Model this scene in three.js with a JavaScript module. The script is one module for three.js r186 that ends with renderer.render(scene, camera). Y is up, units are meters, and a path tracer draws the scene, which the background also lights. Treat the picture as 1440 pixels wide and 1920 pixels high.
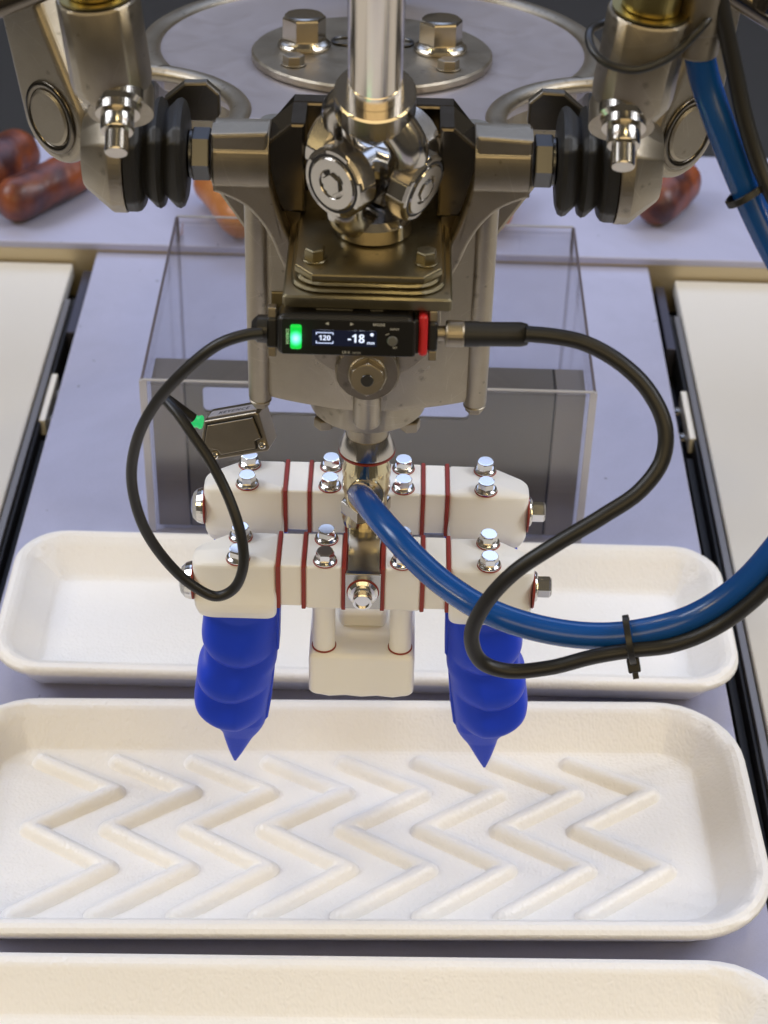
import * as THREE from 'three';
import { mergeGeometries, mergeVertices, toCreasedNormals } from 'three/addons/utils/BufferGeometryUtils.js';
import { RoundedBoxGeometry } from 'three/addons/geometries/RoundedBoxGeometry.js';
import { RectAreaLightUniformsLib } from 'three/addons/lights/RectAreaLightUniformsLib.js';
import { ImprovedNoise } from 'three/addons/math/ImprovedNoise.js';

// ------------------------------------------------------------------ camera, light, exposure
const D = Math.PI / 180;
const scene = new THREE.Scene();
const camera = new THREE.PerspectiveCamera(30.43, 0.75, 0.02, 30);
camera.position.set(0, 0.595, 0.574);
camera.rotation.set(-37.5 * D, 0, 1.6 * D);
camera.focus = 0.70;
camera.userData.fStop = 20;
scene.add(camera);
scene.background = new THREE.Color().setRGB(0.085, 0.075, 0.060);
const renderer = new THREE.WebGLRenderer({ antialias: true });
renderer.toneMapping = THREE.LinearToneMapping;
renderer.toneMappingExposure = 1.1;
renderer.shadowMap.enabled = true;
RectAreaLightUniformsLib.init();

// ceiling lamps of the hall, each a fitting with a glowing face and a light of the same size just in front of it
const lampFrame = new THREE.MeshStandardMaterial({ color: 0x55565a, roughness: 0.6 });
function lamp(name, label, [x, y, z], [tx, ty, tz], w, h, rgb, power) {
  const g = new THREE.Group(); g.name = name; g.position.set(x, y, z); g.lookAt(tx, ty, tz);
  g.userData = { label, category: 'lamp' };
  const back = new THREE.Mesh(new RoundedBoxGeometry(w + 0.06, h + 0.06, 0.05, 2, 0.01), lampFrame); back.name = 'lamp_housing'; back.position.z = -0.03;
  const m = new THREE.MeshStandardMaterial({ color: 0x888888, roughness: 0.8, emissive: new THREE.Color().setRGB(...rgb), emissiveIntensity: power * 0.6 });
  const face = new THREE.Mesh(new THREE.BoxGeometry(w, h, 0.006), m); face.name = 'lamp_panel'; face.position.z = 0.001;
  const l = new THREE.RectAreaLight(new THREE.Color().setRGB(...rgb), power, w, h); l.position.z = 0.012; l.rotation.y = Math.PI;
  g.add(back, face, l); scene.add(g);
}
lamp('ceiling_lamp', 'wide cool white lamp panel high behind the machine, out of frame', [0, 3.0, -2.75], [0, 0.1, 0], 6.0, 1.5, [0.50, 0.64, 1.0], 1.35);
lamp('ceiling_lamp_001', 'square white lamp panel high to the left of the machine, out of frame', [-2.8, 2.7, -0.2], [0, 0.1, 0], 1.6, 1.6, [0.86, 0.90, 1.0], 5.0);
lamp('ceiling_lamp_002', 'square white lamp panel high to the right of the machine, out of frame', [2.8, 2.9, 0.0], [0, 0.1, 0], 1.6, 1.6, [0.86, 0.90, 1.0], 5.0);
lamp('ceiling_lamp_003', 'wide warm white lamp panel high behind the viewer, out of frame', [0.2, 1.95, 3.0], [0, 0.15, 0], 4.0, 1.2, [1, 0.74, 0.36], 1.3);
lamp('ceiling_lamp_004', 'small warm yellow lamp far to the left of the machine, out of frame', [-2.4, 1.5, 1.3], [0, 0.2, 0], 0.35, 0.35, [1, 0.78, 0.38], 12);
lamp('ceiling_lamp_005', 'small warm yellow lamp far to the right of the machine, out of frame', [2.5, 1.7, 1.0], [0, 0.2, 0], 0.35, 0.35, [1, 0.8, 0.42], 12);
for (const [n, side, at] of [['006', 'behind the machine on the left', [-1.0, 2.5, -1.0]], ['007', 'behind the machine on the right', [1.1, 2.6, -0.9]], ['008', 'above the viewer', [0.3, 2.7, 0.9]]])
  lamp('ceiling_lamp_' + n, `small bright yellow spot lamp ${side}, out of frame`, at, [0, 0.2, 0], 0.22, 0.22, [1, 0.80, 0.42], 20);

// ------------------------------------------------------------------ helpers
let seed = 7;
const rnd = () => { seed = (seed * 16807) % 2147483647; return seed / 2147483647; };
const noise = new ImprovedNoise();
const fbm = (x, y, z, o = 4) => { let s = 0, a = 0.5; for (let i = 0; i < o; i++) { s += a * noise.noise(x, y, z); x *= 2.03; y *= 2.03; z *= 2.03; a *= 0.5; } return s; };
const used = {};
const numbered = (n) => { const k = used[n] = (used[n] ?? -1) + 1; return k ? `${n}_${String(k).padStart(3, '0')}` : n; };
function thing(name, label, category, [x, y, z] = [0, 0, 0], group) {
  const o = new THREE.Group(); o.name = numbered(name); o.position.set(x, y, z); o.userData = { label, category };
  if (group) o.userData.group = group;
  scene.add(o); return o;
}
const clean = (g) => { const n = g.index ? g.toNonIndexed() : g; for (const k of Object.keys(n.attributes)) if (!['position', 'normal', 'uv'].includes(k)) n.deleteAttribute(k); if (!n.attributes.normal) n.computeVertexNormals(); if (!n.attributes.uv) n.setAttribute('uv', new THREE.BufferAttribute(new Float32Array(n.attributes.position.count * 2), 2)); return n; };
function metreUV(g) { // uv in metres from the plane each face looks along
  const p = g.attributes.position, n = g.attributes.normal, uv = new Float32Array(p.count * 2);
  for (let i = 0; i < p.count; i += 3) {
    let a = 0, b = 0, c = 0;
    for (let k = 0; k < 3; k++) { a += n.getX(i + k); b += n.getY(i + k); c += n.getZ(i + k); }
    a = Math.abs(a); b = Math.abs(b); c = Math.abs(c);
    for (let k = 0; k < 3; k++) {
      const x = p.getX(i + k), y = p.getY(i + k), z = p.getZ(i + k), j = (i + k) * 2;
      if (b >= a && b >= c) { uv[j] = x; uv[j + 1] = z; } else if (a >= c) { uv[j] = z; uv[j + 1] = y; } else { uv[j] = x; uv[j + 1] = y; }
    }
  }
  g.setAttribute('uv', new THREE.BufferAttribute(uv, 2)); return g;
}
const join = (list) => mergeGeometries([].concat(list).map(clean), false);
// geometry is given in world metres; it is moved into the parent's own place
function part(name, geo, mat, parent, keepUV) {
  let g = join(geo); if (!keepUV) g = metreUV(g);
  const o = new THREE.Mesh(g, mat); o.name = name;
  const w = new THREE.Vector3(); for (let q = parent; q && q !== scene; q = q.parent) w.add(q.position);
  g.translate(-w.x, -w.y, -w.z);
  o.castShadow = o.receiveShadow = true; parent.add(o); return o;
}
function solo(name, label, category, geo, mat, kind, keepUV) { // a thing of one mesh
  let g = join(geo); if (!keepUV) g = metreUV(g);
  g.computeBoundingBox(); const c = g.boundingBox.getCenter(new THREE.Vector3()); c.y = g.boundingBox.min.y;
  g.translate(-c.x, -c.y, -c.z);
  const o = new THREE.Mesh(g, mat); o.name = numbered(name); o.position.copy(c); o.castShadow = o.receiveShadow = true;
  o.userData = kind ? { kind, label } : { label, category };
  scene.add(o); return o;
}
const box = (x0, x1, y0, y1, z0, z1, r = 0.0008, seg = 2) => { const g = r ? new RoundedBoxGeometry(x1 - x0, y1 - y0, z1 - z0, seg, r) : new THREE.BoxGeometry(x1 - x0, y1 - y0, z1 - z0); g.translate((x0 + x1) / 2, (y0 + y1) / 2, (z0 + z1) / 2); return g; };
const Y = new THREE.Vector3(0, 1, 0);
// profile [[radius, height], ...] turned about the axis through `at` along `dir`
function turned(profile, at = [0, 0, 0], dir = [0, 1, 0], segs = 48, crease = 0.5) {
  let g = new THREE.LatheGeometry(profile.map(([r, y]) => new THREE.Vector2(Math.max(r, 1e-6), y)), segs);
  g = toCreasedNormals(g, crease);
  g.applyQuaternion(new THREE.Quaternion().setFromUnitVectors(Y, new THREE.Vector3(...dir).normalize()));
  g.translate(...at); return g;
}
const disc = (r, h, b = 0.0004) => [[0, 0], [r - b, 0], [r, b], [r, h - b], [r - b, h], [0, h]];
const V2 = (a) => a.map(([x, y]) => new THREE.Vector2(x, y));
function extrude(shape, depth, bevel = 0.0006, seg = 2, curve = 16) {
  const s = shape instanceof THREE.Shape ? shape : new THREE.Shape(V2(shape));
  return new THREE.ExtrudeGeometry(s, { depth: depth - 2 * bevel, bevelEnabled: bevel > 0, bevelThickness: bevel, bevelSize: bevel, bevelOffset: -bevel, bevelSegments: seg, curveSegments: curve, steps: 1 }).translate(0, 0, bevel);
}
function rpoly(corners, m = 6) { // [[x, z, r], ...] to a closed outline with rounded corners
  const out = [], n = corners.length;
  for (let i = 0; i < n; i++) {
    const [ax, az] = corners[(i + n - 1) % n], [bx, bz, r] = corners[i], [cx, cz] = corners[(i + 1) % n];
    const la = Math.hypot(ax - bx, az - bz), lc = Math.hypot(cx - bx, cz - bz), t = Math.min(r * 1.1, la * 0.49, lc * 0.49);
    const p = [bx + (ax - bx) / la * t, bz + (az - bz) / la * t], q = [bx + (cx - bx) / lc * t, bz + (cz - bz) / lc * t];
    for (let k = 0; k <= m; k++) { const u = k / m, v = 1 - u, w = 0.25; // a little rounder than a plain parabola
      out.push([v * v * p[0] + 2 * u * v * (bx * (1 - w * 0.2) + (p[0] + q[0]) / 2 * w * 0.2) + u * u * q[0], v * v * p[1] + 2 * u * v * (bz * (1 - w * 0.2) + (p[1] + q[1]) / 2 * w * 0.2) + u * u * q[1]]); }
  }
  return out;
}
function loft(sections, crease = 0.6) { // sections: arrays of [x, y, z], all of one length, closed
  const n = sections[0].length, pos = [], idx = [];
  for (const s of sections) for (const p of s) pos.push(...p);
  for (let i = 0; i + 1 < sections.length; i++) for (let j = 0; j < n; j++) { const a = i * n + j, b = i * n + (j + 1) % n, c = a + n, d = b + n; idx.push(a, c, b, b, c, d); }
  for (const [k, flip] of [[0, false], [sections.length - 1, true]]) {
    const s = sections[k], c = s.reduce((q, p) => [q[0] + p[0] / n, q[1] + p[1] / n, q[2] + p[2] / n], [0, 0, 0]), at = pos.length / 3; pos.push(...c);
    for (let j = 0; j < n; j++) { const a = k * n + j, b = k * n + (j + 1) % n; flip ? idx.push(at, b, a) : idx.push(at, a, b); }
  }
  const g = new THREE.BufferGeometry(); g.setAttribute('position', new THREE.Float32BufferAttribute(pos, 3)); g.setIndex(idx); g.computeVertexNormals();
  return crease ? toCreasedNormals(g, crease) : g;
}
const tube = (pts, r, seg = 200, rad = 20) => new THREE.TubeGeometry(new THREE.CatmullRomCurve3(pts.map((p) => new THREE.Vector3(...p)), false, 'centripetal'), seg, r, rad, false);
const hexShape = (r, t = 0) => new THREE.Shape(Array.from({ length: 6 }, (_, i) => new THREE.Vector2(r * Math.cos(i * 60 * D + t), r * Math.sin(i * 60 * D + t))));
function hexBolt(rf, rh, h, turn = 0.3) { // flanged hexagon head, standing on y = 0
  const head = extrude(hexShape(rh, turn), h, h * 0.12, 3, 1); head.rotateX(-Math.PI / 2); head.translate(0, rf * 0.08, 0);
  const fl = turned([[0, 0], [rf, 0], [rf * 1.01, rf * 0.08], [rf * 0.97, rf * 0.17], [rf * 0.88, rf * 0.24], [rh, rf * 0.30], [0, rf * 0.31]]);
  const y = h + rf * 0.08, cap = turned([[rh * 0.72, y - 0.12 * h], [rh * 0.90, y - h * 0.02], [rh * 0.82, y + h * 0.035], [0, y + h * 0.07]], [0, 0, 0], [0, 1, 0], 36, 0.8); // chamfered, slightly domed end
  return join([head, fl, cap]);
}
const along = (g, at, dir) => { g.applyQuaternion(new THREE.Quaternion().setFromUnitVectors(Y, new THREE.Vector3(...dir).normalize())); g.translate(...at); return g; };

// ------------------------------------------------------------------ textures
function tex(n, fn, repeat, srgb) {
  const d = new Uint8Array(n * n * 4);
  for (let y = 0; y < n; y++) for (let x = 0; x < n; x++) { const c = fn(x / n, y / n), i = (y * n + x) * 4; const q = Array.isArray(c) ? c : [c, c, c]; d[i] = q[0] * 255; d[i + 1] = q[1] * 255; d[i + 2] = q[2] * 255; d[i + 3] = 255; }
  const t = new THREE.DataTexture(d, n, n); t.magFilter = t.minFilter = THREE.LinearFilter; t.wrapS = t.wrapT = THREE.RepeatWrapping; t.repeat.set(repeat, repeat);
  if (srgb) t.colorSpace = THREE.SRGBColorSpace; t.needsUpdate = true; return t;
}
const cl = (v) => Math.min(1, Math.max(0, v));
const per = (u, v, f, s = 0) => { // noise that repeats at the edges
  const a = u * 2 * Math.PI, b = v * 2 * Math.PI; return fbm(Math.cos(a) * f + s, Math.sin(a) * f + Math.cos(b) * f * 0.97, Math.sin(b) * f + s * 1.7, 4); };
const smudge = tex(512, (u, v) => cl(0.84 + 0.16 * per(u, v, 0.9, 3) + 0.10 * per(u, v, 2.1, 9) + (rnd() - 0.5) * 0.06), 14);
const grain = tex(512, () => 0.5 + (rnd() - 0.5) * 0.9, 45);
const sparkle = tex(1024, () => 0.5 + (rnd() - 0.5) * 0.45 + (rnd() < 0.02 ? 0.45 : 0), 1.7); // uneven skin of pressed foam
const brushed = (() => { const rows = Array.from({ length: 512 }, () => rnd()); return tex(512, (u, v) => cl(0.5 + (rows[Math.floor(v * 512)] - 0.5) * 0.5 + (rnd() - 0.5) * 0.25), 22); })();
const marks = Array.from({ length: 46 }, () => [rnd(), rnd(), 0.0008 + rnd() * 0.0022, rnd() * 6.3]);
const plateMap = tex(1024, (u, v) => { // scuffs and specks on the sheet metal
  let s = 1 + 0.04 * per(u, v, 1.4, 5) + 0.03 * per(u, v, 4, 1) + (rnd() - 0.5) * 0.03;
  for (const [a, b, r, t] of marks) { const x = (u - a) * Math.cos(t) + (v - b) * Math.sin(t), y = -(u - a) * Math.sin(t) + (v - b) * Math.cos(t); const q = Math.hypot(x, y * 2.2) / r; if (q < 1.6) s *= 1 - 0.75 * cl(1.3 - q + noise.noise(u * 300, v * 300, 1) * 0.9); }
  const g = cl(0.9 * s); return [g, g, g]; }, 2.6, true);

const scratches = Array.from({ length: 70 }, () => [rnd(), rnd(), rnd() * 3.14, 0.02 + rnd() * 0.08]), stains = Array.from({ length: 60 }, () => [rnd(), rnd(), 0.004 + rnd() * 0.012]);
const metalMap = tex(768, (u, v) => { // stains, specks and fine scratches on the machined steel
  let g = 0.93 + 0.05 * per(u, v, 1.6, 2) + (rnd() - 0.5) * 0.05;
  for (const [a, b, t, L] of scratches) { const x = (u - a) * Math.cos(t) + (v - b) * Math.sin(t), y = (v - b) * Math.cos(t) - (u - a) * Math.sin(t); if (Math.abs(x) < L && Math.abs(y) < 0.0011) g += 0.07; }
  for (const [a, b, r] of stains) { const q = Math.hypot(u - a, v - b) / r; if (q < 1.2) g -= 0.16 * cl(1.1 - q + 0.7 * noise.noise(u * 160, v * 160, 3)); }
  g = cl(g); return [g, g, g * 0.985]; }, 11, true);

// ------------------------------------------------------------------ materials
const M = {};
const std = (name, rgb, roughness, metalness = 0, more = {}) => { const m = new THREE.MeshPhysicalMaterial({ color: new THREE.Color().setRGB(...rgb), roughness, metalness, ...more }); m.name = name; return M[name] = m; };
std('satin_steel', [0.42, 0.37, 0.30], 0.48, 1, { map: metalMap, roughnessMap: smudge, bumpMap: grain, bumpScale: 0.00002 });
std('cast_steel', [0.39, 0.34, 0.272], 0.36, 1, { map: metalMap, roughnessMap: smudge, bumpMap: grain, bumpScale: 0.00003 });
std('dark_steel', [0.19, 0.165, 0.135], 0.25, 1, { map: metalMap, roughnessMap: smudge });
std('bronze_steel', [0.33, 0.285, 0.185], 0.42, 1, { map: metalMap, roughnessMap: smudge });
std('gold_steel', [0.38, 0.31, 0.12], 0.36, 1, { roughnessMap: smudge });
std('chrome', [0.50, 0.47, 0.425], 0.2, 1);
std('bracket_steel', [0.40, 0.385, 0.36], 0.28, 1, { roughnessMap: smudge });
std('dark_bolt', [0.26, 0.235, 0.20], 0.34, 1, { map: metalMap });
std('plate_bolt', [0.50, 0.455, 0.38], 0.22, 1);
std('steel_bolt', [0.74, 0.72, 0.69], 0.16, 1);
std('nut_steel', [0.12, 0.12, 0.12], 0.35, 1);
std('plate_metal', [0.56, 0.57, 0.76], 0.55, 0.3, { map: plateMap, bumpMap: brushed, bumpScale: 0.00001 });  // blue reflection of the cool lamps is tinted into the metal colour
std('edge_metal', [0.62, 0.53, 0.36], 0.45, 0.6);
std('side_panel', [0.66, 0.64, 0.60], 0.6, 0, { bumpMap: grain, bumpScale: 0.00002 });
std('black_rail', [0.03, 0.03, 0.034], 0.5, 0.3);
std('navy_rail', [0.07, 0.072, 0.11], 0.5, 0.3);
std('grey_rail', [0.22, 0.21, 0.21], 0.45, 0.6);
std('white_plastic', [0.90, 0.885, 0.84], 0.32, 0, { bumpMap: grain, bumpScale: 0.000012, specularIntensity: 0.8 });
std('red_silicone', [0.26, 0.022, 0.009], 0.5);
std('blue_silicone', [0.008, 0.046, 0.60], 0.42, 0, { bumpMap: grain, bumpScale: 0.00002, specularIntensity: 0.6 });
std('blue_hose', [0.006, 0.075, 0.32], 0.25, 0, { clearcoat: 0.15, clearcoatRoughness: 0.12 });
std('black_rubber', [0.013, 0.0125, 0.012], 0.48);
std('cable_black', [0.012, 0.0113, 0.0105], 0.42);
std('black_plastic', [0.016, 0.016, 0.016], 0.35);
std('dark_button', [0.10, 0.10, 0.09], 0.5);
std('red_plastic', [0.55, 0.02, 0.025], 0.4);
std('foam', [0.86, 0.85, 0.84], 0.34, 0, { bumpMap: sparkle, bumpScale: 0.00045, specularIntensity: 1 });
std('acrylic', [0.965, 0.965, 0.97], 0.03, 0, { transmission: 1, thickness: 0, ior: 1.49 });
std('edge_glint', [0.72, 0.71, 0.72], 0.25, 0, { transmission: 0.45, thickness: 0 });  // pale glint of the pane edges, put into the colour
std('edge_shade', [0.20, 0.17, 0.19], 0.2, 0, { transmission: 0.3, thickness: 0 });  // dark lines of the pane edges, put into the colour
std('reflection_grey', [0.135, 0.130, 0.132], 0.4);  // for added plates that stand for the dark inner reflections
std('reflection_pale', [0.21, 0.20, 0.215], 0.4);  // paler copy for the lighter sides of those reflections
std('carpet', [0.075, 0.075, 0.078], 0.95, 0, { bumpMap: grain, bumpScale: 0.001 });
std('dark_base', [0.02, 0.02, 0.022], 0.7);

// ------------------------------------------------------------------ the machine table
solo('hall_floor', 'dark grey hall floor', '', box(-8, 8, -0.92, -0.9, -14, 3, 0), M.carpet, 'structure');
solo('machine_base', 'dark base under the plates', '', box(-0.75, 0.75, -0.07, -0.034, -0.62, 0.4, 0.002), M.dark_base, 'structure');
{
  const sh = new THREE.Shape(); const a = -0.185, b = 0.1618, z0 = -0.471, z1 = 0.42, r = 0.006;
  sh.moveTo(a, -z1); sh.lineTo(b, -z1); sh.lineTo(b, -z0 - r); sh.quadraticCurveTo(b, -z0, b - r, -z0); sh.lineTo(a + r, -z0); sh.quadraticCurveTo(a, -z0, a, -z0 - r);
  solo('conveyor_plate', 'long metal plate under the trays, tinted with reflected blue light', '', extrude(sh, 0.005, 0.001).rotateX(-Math.PI / 2).translate(0, -0.005, 0), M.plate_metal, 'structure');
}
{
  const t = thing('cross_table', 'raised cross plate with a yellowish front edge where the sausages lie, tinted with reflected blue light', 'table', [0, -0.034, -0.53]);
  part('table_top', box(-0.75, 0.75, 0.002, 0.007, -0.603, -0.4605, 0.001), M.plate_metal, t);
  part('front_edge', box(-0.75, 0.75, -0.0335, 0.0018, -0.6, -0.4625, 0.001), M.edge_metal, t);
}
for (const [s, side, x0, x1] of [[-1, 'left', -0.75, -0.2005], [1, 'right', 0.1792, 0.75]])
  solo('side_table', `cream white table top beside the black rail on the ${side}`, 'table', box(x0, x1, -0.018, -0.008, -0.4605, 0.42, 0.0012), M.side_panel);
for (const [s, side] of [[-1, 'left'], [1, 'right']]) {
  const e = s < 0 ? -0.2 : 0.1787, i = s < 0 ? -0.185 : 0.1618, q = (d0, d1) => { const a = e - s * d0, b = e - s * d1; return [Math.min(a, b), Math.max(a, b)]; };
  const t = thing('side_rail', `black rail with a small white bracket in the gap on the ${side}`, 'rail', [e, -0.034, -0.1]);
  part('rail_body', box(...q(0.0002, 0.004), -0.033, -0.0095, -0.42, 0.42, 0.0006), M.grey_rail, t);
  part('rail_lip', box(...q(0.0042, 0.006), -0.033, -0.0125, -0.425, 0.42, 0.0005), M.black_rail, t);
  part('rail_cover', box(...q(0.0062, 0.0118), -0.033, -0.0115, -0.458, -0.385, 0.0006), M.navy_rail, t);
  part('rail_cover', box(...q(0.0062, 0.0105), -0.033, -0.020, -0.285, 0.42, 0.0006), M.black_rail, t);
  part('bracket', box(...q(0.0045, 0.0085), -0.022, -0.0115, -0.340, -0.292, 0.0008), M.white_plastic, t);
  for (const z of [-0.328, -0.302]) part('bracket_bolt', along(hexBolt(0.0026, 0.0019, 0.0022), [e - s * 0.0108, -0.0185, z], [0, 1, 0]), M.steel_bolt, t);
  part('rail_floor', box(...q(0.0064, 0.0148), -0.0335, -0.031, -0.458, 0.42, 0), M.black_rail, t);
}

// ------------------------------------------------------------------ foam trays
function trayMesh(hx, hz, R, H, floorY) {
  // outline offset inwards by d; the profile runs from the bottom outside over the rim to the floor
  const N = 36, prof = [[0.020, 0.0006], [0.017, 0.0002], [0.0145, 0.0012], [0.004, H - 0.0085], [0.0012, H - 0.006], [0.0, H - 0.0042], [0.0003, H - 0.0018], [0.0016, H - 0.0005], [0.0036, H], [0.0058, H - 0.0006], [0.0075, H - 0.0022], [0.0092, H - 0.0052], [0.0180, floorY + 0.0022], [0.0188, floorY + 0.0009], [0.0200, floorY + 0.0002], [0.0225, floorY]];
  const ring = ([d, y]) => { const out = [], r = Math.max(R - d, 0.006), ax = hx - d, az = hz - d;
    for (const [sx, sz, t0] of [[1, 1, 0], [-1, 1, 90], [-1, -1, 180], [1, -1, 270]]) for (let k = 0; k <= N / 4; k++) { const t = (t0 + k / (N / 4) * 90) * D; out.push([sx * (ax - r) + r * Math.cos(t), y + 0.0004 * noise.noise(Math.cos(t) * 3 + sx, sz * 2.1 + d * 40, y * 60), sz * (az - r) + r * Math.sin(t)]); }
    const full = []; for (let i = 0; i < out.length; i++) { const a = out[i], b = out[(i + 1) % out.length], L = Math.hypot(a[0] - b[0], a[2] - b[2]), steps = L > 0.02 ? 12 : 1; for (let k = 0; k < steps; k++) { const u = k / steps; full.push([a[0] + (b[0] - a[0]) * u, a[1] + (b[1] - a[1]) * u, a[2] + (b[2] - a[2]) * u]); } }
    return full; };
  return loft(prof.map(ring).map((s) => s.slice().reverse()), 0.9);
}
// a zigzag ridge pressed up from the floor: a height field over its own patch
function ridgeMesh(pts, half, high, y0) {
  const xs = pts.map((p) => p[0]), zs = pts.map((p) => p[1]), m = half * 1.7, x0 = Math.min(...xs) - m, x1 = Math.max(...xs) + m, z0 = Math.min(...zs) - m, z1 = Math.max(...zs) + m, nx = 56, nz = 120;
  const g = new THREE.PlaneGeometry(x1 - x0, z1 - z0, nx, nz).rotateX(-Math.PI / 2).translate((x0 + x1) / 2, 0, (z0 + z1) / 2), p = g.attributes.position;
  for (let i = 0; i < p.count; i++) {
    const x = p.getX(i), z = p.getZ(i); let d = 9;
    for (let k = 0; k + 1 < pts.length; k++) { const [ax, az] = pts[k], [bx, bz] = pts[k + 1], ux = bx - ax, uz = bz - az, t = cl(((x - ax) * ux + (z - az) * uz) / (ux * ux + uz * uz)); d = Math.min(d, Math.hypot(x - ax - ux * t, z - az - uz * t)); }
    const q = d / (half * 1.12), f = q < 1 ? Math.pow(1 - Math.pow(q, 2.2), 0.9) : 0;
    p.setY(i, y0 - 0.0005 + (high + 0.0005) * f);
  }
  g.computeVertexNormals(); return g;
}
function tray(label, [x, z], yaw, hx, hz, H, R) {
  const t = thing('foam_tray', label, 'foam tray', [x, 0, z], 'white foam trays on the plate'); t.rotation.y = yaw * D;
  const o = new THREE.Mesh(metreUV(clean(trayMesh(hx, hz, R, H, 0.008))), M.foam); o.name = 'tray_shell'; o.castShadow = o.receiveShadow = true; t.add(o); return t;
}
tray('plain white foam tray lying farthest back, right below the gripper', [-0.0065, -0.1], 0.2, 0.1705, 0.051, 0.024, 0.024);
const t2 = tray('white foam tray with zigzag ridges on its floor, between the other two', [-0.0115, 0.0305], 1.75, 0.1705, 0.066, 0.024, 0.036);
{
  const c = Math.cos(1.75 * D), s = Math.sin(1.75 * D);
  for (let k = 0; k < 8; k++) {
    const bx = -0.1449 + 0.0327 * k, shift = -0.001 * k;
    const pts = [[0, -0.0056], [0.0336, 0.0112], [0.0008, 0.0335], [0.0362, 0.0540], [0.0012, 0.0800]].map(([dx, z]) => [bx + dx, z + shift])
      .map(([X, Z]) => { const x = X + 0.0115, z = Z - 0.0305; return [x * c - z * s, x * s + z * c]; });
    const o = new THREE.Mesh(metreUV(clean(ridgeMesh(pts, 0.0042, 0.0040, 0.0081))), M.foam); o.name = 'zigzag_ridge'; o.castShadow = o.receiveShadow = true; t2.add(o);
  }
}
tray('white foam tray cut off by the lower edge, nearest the viewer', [-0.008, 0.1725], 1.2, 0.171, 0.066, 0.024, 0.034);

// ------------------------------------------------------------------ acrylic case
{
  const t = thing('acrylic_case', 'clear acrylic case with added grey plates inside for its dark reflections, standing on the plate behind the gripper', 'acrylic case', [-0.0095, 0.0004, -0.26]);
  const X0 = -0.118, X1 = 0.0995, Y0 = 0.0005, Y1 = 0.0934, Z0 = -0.341, Z1 = -0.179, w = 0.003;
  part('pane', box(X0, X1, Y1 - w, Y1, Z0, Z1, 0), M.acrylic, t);
  part('pane', box(X0, X0 + w, Y0, Y1 - w - 0.0002, Z0, Z1, 0), M.acrylic, t);
  part('pane', box(X1 - w, X1, Y0, Y1 - w - 0.0002, Z0, Z1, 0), M.acrylic, t);
  part('pane', box(X0 + w + 0.0002, X1 - w - 0.0002, Y0, Y1 - w - 0.0002, Z1 - w, Z1, 0), M.acrylic, t);
  part('pane', box(X0 + w + 0.0002, X1 - w - 0.0002, Y0, Y1 - w - 0.0002, Z0, Z0 + w, 0), M.acrylic, t);
  const e = 0.0007, E = M.edge_glint;  // strips below paint edge glints and dark edge lines in colour
  for (const z of [Z0, Z1]) part('painted_edge', box(X0, X1, Y1 - e, Y1 + 0.0002, z - e, z + e, 0.0003), E, t);
  for (const x of [X0, X1]) part('painted_edge', box(x - e, x + e, Y1 - e, Y1 + 0.0002, Z0 + 0.001, Z1 - 0.001, 0.0003), M.edge_shade, t);
  for (const x of [X0 + 0.0004, X1 - 0.0004]) { part('painted_edge', box(x - 0.0018, x + 0.0018, Y0, Y1 - 0.001, Z1 - 0.0026, Z1 + 0.0002, 0.0003), E, t); part('painted_edge', box(x - 0.0007, x + 0.0007, Y0, Y1 - 0.001, Z0, Z0 + 0.0014, 0.0003), M.edge_shade, t); }
  // added dark plates for inner reflections: front with rounded window, ledge under the top
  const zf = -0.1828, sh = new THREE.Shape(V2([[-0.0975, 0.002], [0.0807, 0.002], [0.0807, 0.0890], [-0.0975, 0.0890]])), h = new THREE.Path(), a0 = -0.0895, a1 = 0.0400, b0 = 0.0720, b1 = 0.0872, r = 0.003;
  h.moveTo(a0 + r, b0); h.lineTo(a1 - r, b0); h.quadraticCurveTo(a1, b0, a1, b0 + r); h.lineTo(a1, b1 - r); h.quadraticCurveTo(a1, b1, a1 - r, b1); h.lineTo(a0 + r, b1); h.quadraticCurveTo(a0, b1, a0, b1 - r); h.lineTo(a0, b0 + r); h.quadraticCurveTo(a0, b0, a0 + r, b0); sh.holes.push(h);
  part('reflection_front', extrude(sh, 0.003, 0.0003).translate(0, 0, zf - 0.003), M.reflection_grey, t);
  part('reflection_ledge', box(-0.0975, 0.0807, 0.0878, 0.0889, -0.2050, zf - 0.0032, 0.0003), M.reflection_grey, t);
  for (const [x0, x1] of [[-0.1145, -0.0987], [0.0819, 0.0960]]) { part('reflection_end', box(x0, x1, 0.002, 0.0890, zf - 0.003, zf, 0.0003), M.reflection_pale, t); part('reflection_ledge', box(x0, x1, 0.0878, 0.0889, -0.2050, zf - 0.0032, 0.0003), M.reflection_pale, t); }  // added end plates, paler as the reflection is there
  for (const x of [-0.0981, 0.0813]) part('reflection_line', box(x - 0.0005, x + 0.0005, 0.002, 0.0888, -0.205, zf - 0.0006, 0), M.black_rail, t);  // black strips added for the dark reflected lines
}

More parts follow.
